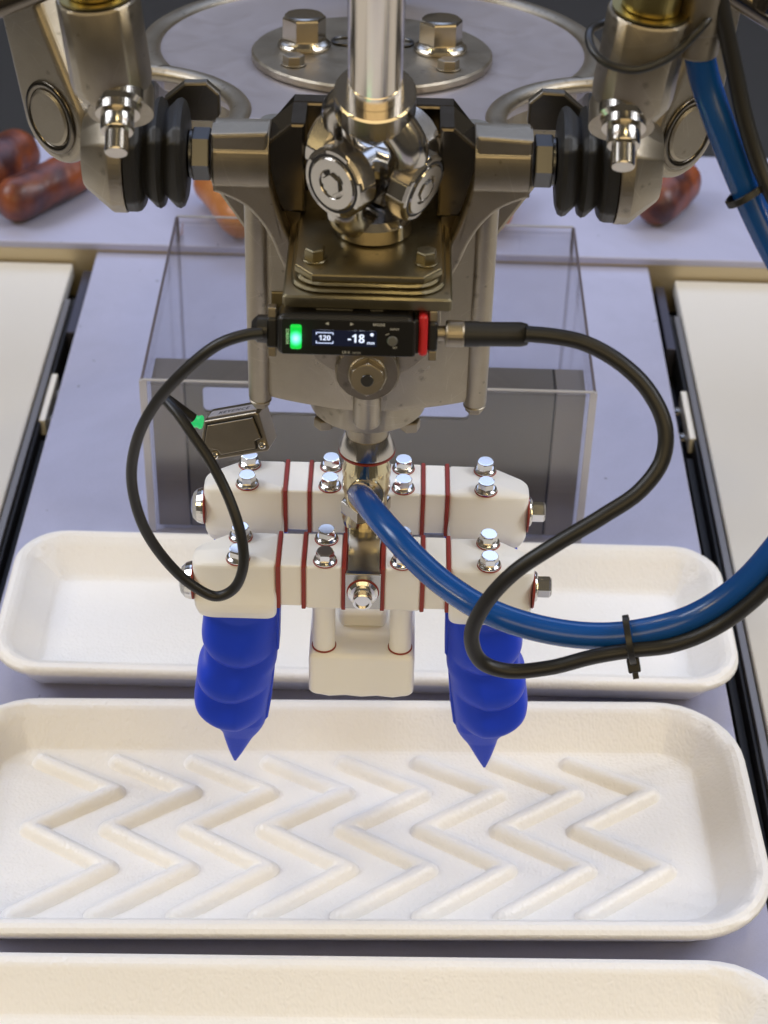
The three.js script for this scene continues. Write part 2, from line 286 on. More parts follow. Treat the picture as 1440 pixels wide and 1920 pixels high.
// ------------------------------------------------------------------ sausages
function sausage(name, label, category, pts, r, dark, orange, group) {
  const blotch = name === 'smoked_sausage' ? 0.65 : 0;
  const curve = new THREE.CatmullRomCurve3(pts.map((p) => new THREE.Vector3(...p))), n = 60, m = 36, frames = curve.computeFrenetFrames(n), pos = [], idx = [], colr = [];
  const c0 = new THREE.Color().setRGB(...dark), c1 = new THREE.Color().setRGB(...orange), c = new THREE.Color(), len = curve.getLength();
  for (let i = 0; i <= n; i++) {
    const u = i / n, e = Math.min(u, 1 - u) * len / r, k = e < 1 ? Math.sqrt(Math.max(0, 1 - (1 - e) ** 2)) : 1, q = curve.getPointAt(u);
    for (let j = 0; j < m; j++) {
      const a = j / m * 2 * Math.PI, d = new THREE.Vector3().addScaledVector(frames.normals[i], Math.cos(a)).addScaledVector(frames.binormals[i], Math.sin(a));
      const w = 1 + 0.10 * fbm(q.x * 60 + d.x * 1.2, q.y * 60 + d.y * 1.2, q.z * 60 + d.z * 1.2, 3), p = q.clone().addScaledVector(d, r * k * w); pos.push(p.x, p.y, p.z);
      const s = cl(0.42 + 1.9 * fbm(p.x * 48 + 3, p.y * 48, p.z * 48, 5)); c.copy(c0).lerp(c1, s); const k2 = cl(2.4 * fbm(p.x * 60 - 7, p.y * 60 + 4, p.z * 60, 3)) * blotch; c.r += (0.075 - c.r) * k2; c.g += (0.045 - c.g) * k2; c.b += (0.07 - c.b) * k2; colr.push(c.r, c.g, c.b);
      if (i < n) { const A = i * m + j, B = i * m + (j + 1) % m; idx.push(A, B, A + m, B, B + m, A + m); }
    }
  }
  const g = new THREE.BufferGeometry(); g.setAttribute('position', new THREE.Float32BufferAttribute(pos, 3)); g.setAttribute('color', new THREE.Float32BufferAttribute(colr, 3)); g.setIndex(idx); g.computeVertexNormals();
  g.computeBoundingBox(); const ce = g.boundingBox.getCenter(new THREE.Vector3()); ce.y = g.boundingBox.min.y; g.translate(-ce.x, -ce.y, -ce.z);
  const mat = new THREE.MeshPhysicalMaterial({ vertexColors: true, roughness: 0.38, bumpMap: smudge, bumpScale: 0.0004 });
  const o = new THREE.Mesh(g, mat); o.name = numbered(name); o.position.copy(ce); o.castShadow = o.receiveShadow = true; o.userData = { label, category }; if (group) o.userData.group = group; scene.add(o);
}
const DK = [0.045, 0.010, 0.009], OR = [0.25, 0.062, 0.016];
sausage('smoked_sausage', 'dark red smoked sausage nearest the ring ended link on the left', 'sausage', [[-0.247, 0.0212, -0.478], [-0.226, 0.0215, -0.502], [-0.198, 0.021, -0.542]], 0.0142, DK, OR, 'smoked sausages on the cross table');
sausage('smoked_sausage', 'dark red smoked sausage at the left edge, behind the other one', 'sausage', [[-0.275, 0.023, -0.495], [-0.260, 0.023, -0.522], [-0.243, 0.0225, -0.562]], 0.0165, DK, OR, 'smoked sausages on the cross table');
sausage('smoked_sausage', 'reddish brown smoked sausage lying alone beside the blue hose', 'sausage', [[0.161, 0.021, -0.497], [0.175, 0.0215, -0.515], [0.193, 0.021, -0.550]], 0.0148, DK, OR, 'smoked sausages on the cross table');
sausage('orange_sausage', 'pale orange sausage end seen under the left mounting arm', 'sausage', [[-0.122, 0.022, -0.525], [-0.108, 0.022, -0.500], [-0.094, 0.022, -0.470], [-0.084, 0.02, -0.466]], 0.0128, [0.36, 0.12, 0.028], [0.46, 0.19, 0.055], 'orange sausages behind the wrist');
sausage('orange_sausage', 'pale orange sausage end seen under the right mounting arm', 'sausage', [[0.0705, 0.021, -0.54], [0.066, 0.021, -0.51], [0.0635, 0.021, -0.478]], 0.0125, [0.36, 0.12, 0.028], [0.46, 0.19, 0.055], 'orange sausages behind the wrist');

// ------------------------------------------------------------------ robot head
const A = -0.007; // x of the tool axis
const robot = thing('robot_head', 'stainless robot wrist head with shaft, universal joint and ball joint arms above the gripper', 'robot', [A, 0.2, 0]);
{ // platform plate behind the wrist, leaning back a little: a round plate with two bites whose edges are rolled
  const tilt = (g) => g.scale(1.154, 1.154, 1.154).rotateX(-7 * D).translate(-0.0115, 0.228, -0.250); // drawn in units of 1.154 m
  const R = 0.0914, zc = -0.019, bx = 0.097, bz = 0.0695, br = 0.0495, zf = 0.076;
  const outer = [], bite = [], rim = [];
  for (let k = 0; k <= 160; k++) { const t = k / 160 * Math.PI - Math.PI / 2, x = R * Math.cos(t), z = zc + R * Math.sin(t); if (Math.hypot(x - bx, z - bz) > br) outer.push([x, z]); else break; }
  for (let k = 0; k <= 100; k++) { const t = Math.PI * 1.62 - k / 100 * Math.PI * 0.95, x = bx + br * Math.cos(t), z = bz + br * Math.sin(t); if (Math.hypot(x, z - zc) < R && z < zf) bite.push([x, z]); if ((k > 50 || Math.hypot(x, z - zc) < R + 0.008) && z < 0.106) rim.push([x, z]); }
  const half = [...outer, ...bite, [bx - br + 0.0005, zf]], line = [...half, ...half.slice().reverse().map(([x, z]) => [-x, z])];
  const cut = extrude(line.map(([x, z]) => [x, -z]).filter((p, i, q) => !i || Math.hypot(p[0] - q[i - 1][0], p[1] - q[i - 1][1]) > 1e-5), 0.008, 0.0006, 2).rotateX(-Math.PI / 2).translate(0, -0.008, 0);
  const plate = part('platform_plate', tilt(cut), std('platform_metal', [0.44, 0.415, 0.45], 0.5, 0.7, { roughnessMap: smudge }), robot);
  const roll = (pts, r) => tilt(tube(pts.map(([x, z]) => [x, -0.0012, z]), r, 140, 14).scale(1, 0.75, 1));
  const wall = []; for (const y of [-0.007, -0.022]) wall.push(line.map(([x, z]) => [x * 0.985, y, zc + (z - zc) * 0.985]));
  part('underside_wall', tilt(loft([wall[1], wall[0]].map((q) => q.slice().reverse()), 0.6)), M.cast_steel, plate);
  part('outer_rim', roll([...outer.slice().reverse().map(([x, z]) => [-x, z]).slice(0, -1), ...outer], 0.0046), M.satin_steel, plate);
  for (const s of [-1, 1]) part('bite_rim', roll(rim.map(([x, z]) => [s * x, z]), 0.0042), M.satin_steel, plate);
  part('cover_disc', tilt(turned([[0, 0.0002], [0.0480, 0.0002], [0.0486, 0.0010], [0.0486, 0.0030], [0.0478, 0.0038], [0, 0.0038]], [0, 0, -0.001], [0, 1, 0], 96)), M.satin_steel, plate);
  for (const s of [-1, 1]) {
    part('hex_bolt', tilt(hexBolt(0.0108, 0.0088, 0.0118, 0.2).translate(s * 0.0275, 0.0040, -0.003)), M.plate_bolt, plate);
    part('hex_screw', tilt(join([turned(disc(0.0050, 0.0005, 0.0001)), extrude(hexShape(0.0043, 0.1), 0.0038, 0.0005).rotateX(-Math.PI / 2)]).translate(s * 0.0304, 0.0040, 0.0215)), M.satin_steel, plate);
    part('eyelet_ring', tilt(new THREE.TorusGeometry(0.0052, 0.0007, 8, 32).rotateX(Math.PI / 2).translate(s * 0.0112, 0.0044, -0.010)), M.nut_steel, plate);
  }
}
const lx = (x) => A + x;
{ // wrist housing: bowed front, straight sides
  const plan = (dz, dx) => rpoly([[-0.0415 - dx, 0.017 + dz, 0.002], [-0.0415 - dx, -0.05, 0.006], [0.0415 + dx, -0.05, 0.006], [0.0415 + dx, 0.017 + dz, 0.002], [0.028, 0.0222 + dz, 0.03], [0.0, 0.0290 + dz, 0.06], [-0.028, 0.0222 + dz, 0.03]], 9).map(([x, z]) => [lx(x), z]);
  const ring = (y, dz = 0, dx = 0) => plan(dz, dx).map(([x, z]) => [x, y, z]).reverse();
  const h = part('wrist_housing', loft([ring(0.2955), ring(0.26), ring(0.222), ring(0.2195, -0.0006, -0.0004), ring(0.2188, -0.0016, -0.0012)].reverse().reverse(), 0.5), M.cast_steel, robot);
  for (const s of [-1, 1]) {
    part('screw_boss', turned([[0.0038, 0.2175], [0.0042, 0.2185], [0.0042, 0.31], [0.0034, 0.311], [0, 0.311]], [lx(s * 0.0382), 0, 0.0168]), M.cast_steel, h);
    part('boss_screw', join([extrude(hexShape(0.0032), 0.003, 0.0004).rotateX(-Math.PI / 2).translate(lx(s * 0.0382), 0.2142, 0.0168), turned(disc(0.0040, 0.0012), [lx(s * 0.0382), 0.2163, 0.0168])]), M.satin_steel, h);
  }
  part('centre_rib', turned([[0.0046, 0.2145], [0.0050, 0.2155], [0.0050, 0.262], [0, 0.263]], [lx(0), 0, 0.0265]), M.cast_steel, h);
  part('inspection_disc', turned(disc(0.0245, 0.0022), [lx(0), 0.2585, 0.0262], [0, 0, 1], 64), M.satin_steel, h);
  part('centre_boss', turned([[0, 0], [0.0112, 0], [0.0112, 0.004], [0.0104, 0.0055], [0, 0.0055]], [lx(0), 0.2385, 0.0268], [0, 0.1, 1]), M.cast_steel, h);
  part('centre_bolt', along(hexBolt(0.0068, 0.0062, 0.0062, 0.5), [lx(0), 0.2388, 0.032], [0, 0.25, 1]), M.satin_steel, h);
  part('bolt_cap', along(turned(disc(0.0022, 0.0006, 0.0002)), [lx(0), 0.2405, 0.0388], [0, 0.25, 1]), M.nut_steel, h);
}
{ // polished recess behind the universal joint
  const oct = [[-0.0335, 0.285], [0.0335, 0.285], [0.0335, 0.318], [0.026, 0.3275], [-0.026, 0.3275], [-0.0335, 0.318]].map(([x, y]) => [lx(x), y]);
  part('recess_panel', extrude(oct, 0.007, 0.001).translate(0, 0, 0.001), M.dark_steel, robot);
  for (const s of [-1, 1]) {
    const c = [[0, 0.297], [0, 0.3285], [0.0045, 0.3285], [0.0125, 0.3215], [0.0125, 0.306], [0.0075, 0.297]].map(([x, y]) => [lx(s * (0.0215 + x)), y]);
    part('recess_cheek', extrude(s > 0 ? c.reverse() : c, 0.017, 0.001).translate(0, 0, 0.009), M.dark_steel, robot);
  }
}
{ // bronze coloured shelf that carries the joint
  const sh = (w, z0, z1, r) => rpoly([[-w, z0, 0.001], [-w, z1, r], [w, z1, r], [w, z0, 0.001]], 8).map(([x, z]) => [lx(x), z]);
  const slab = (w, z0, z1, r, y0, y1) => loft([[y0, 0.0004], [y0 + 0.0005, 0], [y1 - 0.0006, 0], [y1, 0.0006]].map(([y, d]) => sh(w - d, z0, z1 - d, r).map(([x, z]) => [x, y, z]).reverse()), 0.5);
  const p = part('shelf_plate', slab(0.0265, 0.010, 0.0690, 0.0012, 0.2868, 0.2912), M.bronze_steel, robot);
  part('shelf_step', slab(0.0245, 0.010, 0.0672, 0.0095, 0.2913, 0.2924), M.bronze_steel, p);
  part('shelf_block', join([slab(0.0232, 0.010, 0.0655, 0.009, 0.2925, 0.2938), extrude([[-0.0232, -0.010], [0.0232, -0.010], [0.0232, -0.0585], [0.0175, -0.0645], [-0.0175, -0.0645], [-0.0232, -0.0585]].map(([x, y]) => [lx(x), y]).reverse(), 0.0026, 0.0005).rotateX(-Math.PI / 2).translate(0, 0.2938, 0)]), M.bronze_steel, p);
  for (const s of [-1, 1]) part('hex_bolt', along(join([turned(disc(0.0040, 0.0005, 0.0002)), extrude(hexShape(0.0034, 0.4), 0.0042, 0.0006, 3).rotateX(-Math.PI / 2)]), [lx(s * 0.0176 + 0.0005), 0.2964, 0.0545], [0, 1, 0]), M.bronze_steel, p);
}
{ // universal joint
  const c = new THREE.Vector3(lx(0.0008), 0.3207, 0.034), ax = (new THREE.Vector3(0, Math.cos(22 * D), Math.sin(22 * D)));
  const j = part('universal_joint', [turned([[0, -0.003], [0.007, -0.003], [0.0078, 0], [0.007, 0.003], [0, 0.003]], c.toArray()), ...[[0.8, 0, 0.6], [-0.6, 0, 0.8], [0.6, 0, -0.8], [-0.8, 0, -0.6]].map((d) => turned(disc(0.0048, 0.0135), c.toArray(), d))], M.chrome, robot);
  // a yoke arm: round ear round the pin, its sides drawn in towards the yoke's ring
  const ear = (dir, upDir, len, off = 0.0116) => {
    const z = dir.clone().normalize(), q = (u, v) => c.clone().addScaledVector(z, u).addScaledVector(upDir, v).toArray();
    return [turned([[0, 0], [0.0106, 0], [0.0116, 0.0012], [0.0116, 0.0070], [0.0108, 0.0080], [0, 0.0080]], q(off, 0), z.toArray(), 64, 0.9), tube([q(0.0050, len + 0.002), q(0.0088, len - 0.001), q(off + 0.0012, len * 0.70), q(off + 0.0012, len * 0.36), q(off + 0.0010, 0)], 0.0062, 40, 24)];
  };
  const pinCap = (dir, off = 0.0116) => { const at = c.clone().addScaledVector(dir, off + 0.0074).toArray(), d = dir.toArray(); return {
    ring: along(new THREE.TorusGeometry(0.0093, 0.0008, 8, 48).rotateX(Math.PI / 2), at, d), cap: turned([[0, 0], [0.0086, 0], [0.0086, 0.0008], [0.0082, 0.0012], [0.0050, 0.0012], [0.0048, 0.0009], [0.0048, 0.0001], [0, 0.0001]], at, d, 40), hex: along(extrude(hexShape(0.0036), 0.0016, 0.0003).rotateX(-Math.PI / 2), at, d) }; };
  const d1 = new THREE.Vector3(0.80, 0, 0.60), d2 = new THREE.Vector3(-0.60, 0, 0.80), up1 = ax.clone();
  // upper yoke turns with the shaft, so its pin axis is square to it
  const e1 = d1.clone().addScaledVector(ax, -d1.dot(ax)).normalize();
  const o = c.clone().addScaledVector(ax, 0.0235);
  part('upper_yoke', [turned([[0, -0.0035], [0.0100, -0.0035], [0.0120, -0.0015], [0.0126, 0.0006], [0.0126, 0.0072], [0.0120, 0.0078], [0, 0.0078]], o.toArray(), ax.toArray(), 64), ...ear(e1, ax, 0.0215), ...ear(e1.clone().negate(), ax, 0.0215)], M.chrome, j);
  part('lower_yoke', [turned([[0, 0], [0.0124, 0], [0.0130, 0.0006], [0.0130, 0.0052], [0.0112, 0.0074], [0, 0.0076]], [c.x, 0.2966, c.z], [0, 1, 0], 64), ...ear(d2, Y.clone().negate(), 0.0185, 0.0128), ...ear(d2.clone().negate(), Y.clone().negate(), 0.0185, 0.0128)], M.chrome, j);
  for (const [d, off] of [[e1, 0.0116], [d2, 0.0128]]) { const q = pinCap(d, off); part('pin_groove', q.ring, M.black_rail, j); part('pin_cap', [q.cap, q.hex], M.chrome, j); }
  const shaft = o.clone().addScaledVector(ax, 0.0079);
  part('drive_shaft', turned([[0, 0], [0.0085, 0], [0.0085, 0.0052], [0.0083, 0.0054], [0.0083, 0.16], [0, 0.16]], shaft.toArray(), ax.toArray(), 64), std('shaft_steel', [0.66, 0.6, 0.52], 0.2, 1), robot);
}
for (const s of [-1, 1]) { // side arms with ball joints
  const ay = s < 0 ? 0.3142 : 0.3150, az = 0.02, X = (d) => lx(s * d), at = (d) => [X(d), ay, az], dir = [s, 0, 0];
  const boss = part('arm_boss', turned([[0, 0.033], [0.0116, 0.033], [0.0116, 0.0505], [0.0108, 0.0513], [0.0072, 0.0515], [0, 0.0515]].map(([r, y]) => [r, y - 0.033]), at(0.033), dir, 64), M.satin_steel, robot);
  const web = new THREE.Shape(); web.moveTo(0.0332, 0.0125); web.lineTo(0.0512, 0.0115); web.lineTo(0.0512, -0.0088); web.quadraticCurveTo(0.0440, -0.0112, 0.0405, -0.0142); web.quadraticCurveTo(0.0340, -0.0205, 0.0308, -0.0305); web.quadraticCurveTo(0.0295, -0.0345, 0.0272, -0.0390); web.lineTo(0.0258, -0.0385); web.lineTo(0.0258, -0.026); web.quadraticCurveTo(0.0310, -0.014, 0.0332, 0.0); web.closePath();
  const g = extrude(web, 0.010, 0.0012, 3); if (s < 0) g.scale(-1, 1, 1); const gi = g.index; if (s < 0) { const p = g.attributes.position.array, n = g.attributes.normal.array, u = g.attributes.uv.array; for (let i = 0; i < p.length / 9; i++) for (const [arr, k] of [[p, 3], [n, 3], [u, 2]]) for (let q = 0; q < k; q++) { const a = i * 3 * k + k + q, b = i * 3 * k + 2 * k + q; [arr[a], arr[b]] = [arr[b], arr[a]]; } }
  g.translate(A, ay, 0.0195); part('arm_web', g, M.satin_steel, boss);
  const brace = part('arm_brace', extrude([[0.0412, -0.0120], [0.0560, -0.0130], [0.0572, -0.0172], [0.0437, -0.0390], [0.0412, -0.0385]].map(([x, y]) => [X(x), ay + y])[s > 0 ? 'reverse' : 'slice'](), 0.014, 0.0012).translate(0, 0, -0.014), M.satin_steel, boss);
  part('hex_nut', [along(extrude(hexShape(0.0085, 0.52), 0.0062, 0.0007, 3, 1).rotateX(-Math.PI / 2), at(0.0522), dir), turned(disc(0.0078, 0.0014, 0.0003), at(0.0578), dir)], M.nut_steel, robot);
  const folds = [[0.0075, 0], [0.0150, 0.0004], [0.0170, 0.0012], [0.0177, 0.0024], [0.0173, 0.0036], [0.0143, 0.0066], [0.0142, 0.0070], [0.0170, 0.0076], [0.0179, 0.0088], [0.0175, 0.0100], [0.0146, 0.0130], [0.0145, 0.0134], [0.0175, 0.0142], [0.0188, 0.0152], [0.0192, 0.0164], [0.0192, 0.0188], [0.0186, 0.0192], [0, 0.0192]];
  part('bellows', turned(folds, at(0.0595), dir, 64, 0.9), M.black_rubber, robot);
  part('end_cap', turned([[0, 0], [0.0194, 0], [0.0196, 0.0006], [0.0196, 0.0042], [0.0192, 0.0050], [0.0122, 0.0134], [0.0114, 0.0140], [0, 0.0142]], at(0.0789), dir, 72, 0.5), M.satin_steel, robot);
  part('backing_plate', extrude([[-0.0130, 0.0020], [-0.0062, 0.0078], [0.0012, 0.0082], [0.0054, 0.0042], [0.0054, -0.0030], [0.0040, -0.0060], [-0.0130, -0.0060]].map(([x, y]) => [X(0.0565 - x), 0.3205 + y])[s > 0 ? 'slice' : 'reverse']().reverse(), 0.004, 0.0008).translate(0, 0, -0.006), M.dark_bolt, robot);
  // spring cylinder of the forearm with its stepped pin
  const cx = s < 0 ? -0.0843 : 0.0700, by = s < 0 ? 0.3475 : 0.3475, lean = s * -0.085, cz = 0.05;
  const cyl = part('spring_cylinder', [turned([[0, 0], [0.006, 0.0004], [0.0095, 0.0025], [0.0118, 0.0065], [0.0122, 0.009], [0.0122, 0.034], [0.0117, 0.0346], [0, 0.0346]], [cx, by - 0.002, cz], [-lean, 1, 0.05], 64, 0.7)], M.satin_steel, robot);
  part('gold_end', turned([[0, 0], [0.0112, 0], [0.0112, 0.0006], [0, 0.0006]], [cx - lean * 0.0347, by + 0.0329, cz + 0.0018], [-lean, 1, 0.05]), M.gold_steel, cyl);
  part('gold_post', turned(disc(0.0085, 0.06), [cx - lean * 0.0353, by + 0.0336, cz + 0.0018], [-lean, 1, 0.05]), M.gold_steel, cyl);
  const pd = [s * -0.03, -0.60, 0.80], pin = part('stepped_pin', turned([[0, -0.006], [0.0066, -0.006], [0.0078, -0.003], [0.0078, 0.0016], [0.0070, 0.0026], [0.0066, 0.003], [0.0066, 0.0056], [0.0050, 0.0058], [0.0050, 0.0108], [0.0048, 0.0112], [0.0035, 0.0114], [0.0035, 0.0176], [0.0033, 0.0180], [0, 0.0180]], [cx - s * 0.002, by + 0.0030, cz + 0.0070], pd, 48), M.chrome, cyl);
  part('lower_bushing', turned([[0, 0], [0.0088, 0], [0.0098, 0.002], [0.0098, 0.01], [0, 0.01]], [cx - s * 0.002, by + 0.0036, cz - 0.0020], pd, 48), M.satin_steel, cyl);
  // teardrop shaped link with a ringed disc, turned outwards
  const sh = new THREE.Shape(), R = 0.0165; const a0 = 3.55; sh.absarc(0, 0, R, a0 - 0.35, 2 * Math.PI + 0.12, false); sh.lineTo(0.0075, 0.046); sh.lineTo(-0.0115, 0.047); sh.closePath();
  const link = extrude(sh, 0.022, 0.003, 5, 40); link.translate(0, 0, -0.022); link.rotateZ(s < 0 ? 0.32 : -0.32).rotateY(s * 42 * D);
  const L0 = [s < 0 ? -0.1135 : 0.0965, s < 0 ? 0.3178 : 0.3185, 0.004], nd = [s * Math.sin(42 * D), 0, Math.cos(42 * D)];
  if (s > 0) { /* the outline is nearly symmetric, so the turn alone mirrors it */ }
  link.translate(...L0);
  const lk = part('arm_link', link, M.satin_steel, robot);
  part('link_ring', along(new THREE.TorusGeometry(0.0112, 0.0013, 12, 64).rotateX(Math.PI / 2).scale(1, 0.5, 1.0), L0.map((v, i) => v + nd[i] * 0.0003), nd), M.dark_steel, lk);
  part('link_disc', turned([[0, 0], [0.0095, 0], [0.0095, 0.0008], [0.0085, 0.0014], [0, 0.0014]], L0, nd, 64), M.satin_steel, lk);
  const px = s < 0 ? -0.121 : 0.106;
  part('rod_end', [turned([[0, -0.03], [0.0042, -0.03], [0.0042, 0.03], [0, 0.03]], [px - s * 0.008 + (s < 0 ? 0 : 0.016), 0.362, 0.004], [1, s < 0 ? 0.45 : -0.55, 0.1]), turned([[0, 0], [0.010, 0], [0.0108, 0.001], [0.0108, 0.018], [0, 0.019]], [px + s * 0.012, 0.362, 0.0], [s * 0.3, 1, 0.1])], M.dark_steel, robot);
}
part('rear_bellows', turned([[0, 0], [0.0215, 0], [0.0225, 0.002], [0.0215, 0.004], [0.018, 0.0055], [0.0215, 0.007], [0.0225, 0.009], [0.0215, 0.011], [0.018, 0.0125], [0, 0.013]], [lx(0.003), 0.2470, -0.345], [0, 0, -1]), M.black_rubber, robot);
{ // tool flange under the housing
  const f = part('tool_flange', turned([[0, 0], [0.0200, 0], [0.0212, 0.001], [0.0215, 0.002], [0.0215, 0.0105], [0, 0.0105]], [lx(0), 0.2078, 0.0035], [0, 1, 0], 64), M.satin_steel, robot);
  for (const [x, z] of [[-0.0155, 0.0135], [0.0155, 0.0135]]) part('flange_bolt', extrude(hexShape(0.0038, 0.2), 0.0042, 0.0006, 3).rotateX(-Math.PI / 2).translate(lx(x), 0.2035, 0.0035 + z * 0.75), M.satin_steel, f);
  part('tool_collar', turned([[0, 0.194], [0.0078, 0.194], [0.0078, 0.2079], [0, 0.2079]], [lx(0), 0, 0.0035], [0, 1, 0], 48), M.satin_steel, robot);
  part('hose_fitting', [turned([[0, 0], [0.0060, 0], [0.0066, 0.0006], [0.0066, 0.008], [0.0070, 0.0085], [0.0070, 0.03], [0, 0.03]], [0.0880, 0.3665, 0.0495], [0.02, 1, 0.05])], M.satin_steel, robot);
}

// ------------------------------------------------------------------ soft gripper
const GT = 0.1577, ZF = [0.018, 0.0385], ZB = [-0.0280, -0.0075];
const grip = thing('soft_gripper', 'white gripper in two rows with red seals, shiny bolts and blue silicone fingers', 'gripper', [A, 0.047, 0.005]);
const boltGeo = hexBolt(0.0043, 0.0034, 0.0040, 0.25), sealGeo = turned(disc(0.0045, 0.0006, 0.0002));
function bolt(parent, x, z, y = GT, turn = 0) {
  part('seal_ring', sealGeo.clone().translate(lx(x), y - 0.0002, z), M.red_silicone, parent);
  part('hex_bolt', boltGeo.clone().rotateY(turn).translate(lx(x), y + 0.0005, z), M.steel_bolt, parent);
}
const FY = [[0.1335, -0.0598, -0.0316], [0.1266, -0.0601, -0.0319], [0.1198, -0.0608, -0.0324], [0.113, -0.0604, -0.0324], [0.1062, -0.0602, -0.0327], [0.1019, -0.0631, -0.034], [0.0949, -0.0642, -0.0347], [0.0878, -0.0649, -0.0357], [0.0821, -0.0647, -0.0364], [0.0763, -0.0628, -0.0371], [0.0721, -0.0587, -0.038], [0.0679, -0.0554, -0.04], [0.0635, -0.0547, -0.0429], [0.0561, -0.0532, -0.0463], [0.0501, -0.0516, -0.0492], [0.048, -0.0510, -0.0504]];
function fingerGeo(s, zc) {
  const at = (y) => { let i = 0; while (i < FY.length - 2 && FY[i + 1][0] > y) i++; const [y0, a0, b0] = FY[i], [y1, a1, b1] = FY[i + 1], u = cl((y - y0) / (y1 - y0)); return [a0 + (a1 - a0) * u, b0 + (b1 - b0) * u]; };
  const smooth = (y) => { let a = 0, b = 0, n = 0; for (let k = -3; k <= 3; k++) { const [p, q] = at(Math.min(0.1335, Math.max(0.048, y + k * 0.0006))); a += p; b += q; n++; } return [a / n, b / n]; };
  const secs = [], n = 96, rows = 170, lobes = [0.1335, 0.1120, 0.0935, 0.0775];
  for (let i = 0; i <= rows; i++) {
    const y = 0.1335 - (0.1335 - 0.048) * i / rows, [xl, xr] = smooth(y), cx = (xl + xr) / 2, hw = (xr - xl) / 2, taper = cl((y - 0.048) / 0.026), low = cl((0.100 - y) / 0.035), hz = 0.0005 + (0.0100 - 0.0035 * low * low) * Math.pow(taper, 0.75), sec = [];
    for (let j = 0; j < n; j++) {
      const t = j / n * 2 * Math.PI, c = Math.cos(t), si = Math.sin(t), den = Math.pow(Math.pow(Math.abs(c), 3.2) + Math.pow(Math.abs(si), 3.2), 1 / 3.2), x = c / den, z = si / den;
      // three bellows: each swells downwards, and its lip, sagging in the middle of the face, hangs over the next
      const yy = y + 0.0085 * (1 - Math.pow((x + 0.02) / 1.02, 2)) - 0.0045; let f = 0;
      for (let k = 0; k < 3; k++) if (yy <= lobes[k] && yy > lobes[k + 1]) { const u = (lobes[k] - yy) / (lobes[k] - lobes[k + 1]); f = Math.pow(Math.sin(Math.PI * Math.pow(u, 1.9)), 0.65); }
      const side = cl(1.15 - Math.max(0, x) * 1.25), disp = 0.0042 * f * side * Math.min(1, taper * 1.2);
      sec.push([lx(-s * (cx + hw * x - disp * 0.15 * Math.max(0, -x))), y, zc + (hz + disp) * z]);
    }
    secs.push(sec);
  }
  return loft(s < 0 ? secs.map((q) => q.reverse()) : secs, 0).toNonIndexed();
}
function padGeo(s, zc) { // thin gripping strip along the inner edge
  const p = [[-0.0345, 0.1345], [-0.0312, 0.1345], [-0.0318, 0.1125], [-0.0328, 0.1108], [-0.0330, 0.1095], [-0.0348, 0.0885], [-0.0366, 0.0762], [-0.0410, 0.0695], [-0.0435, 0.0665], [-0.0405, 0.0765]].map(([x, y]) => [lx(-s * x), y]);
  return extrude(s < 0 ? p.reverse() : p, 0.0110, 0.0008).translate(0, 0, zc - 0.0055);
}
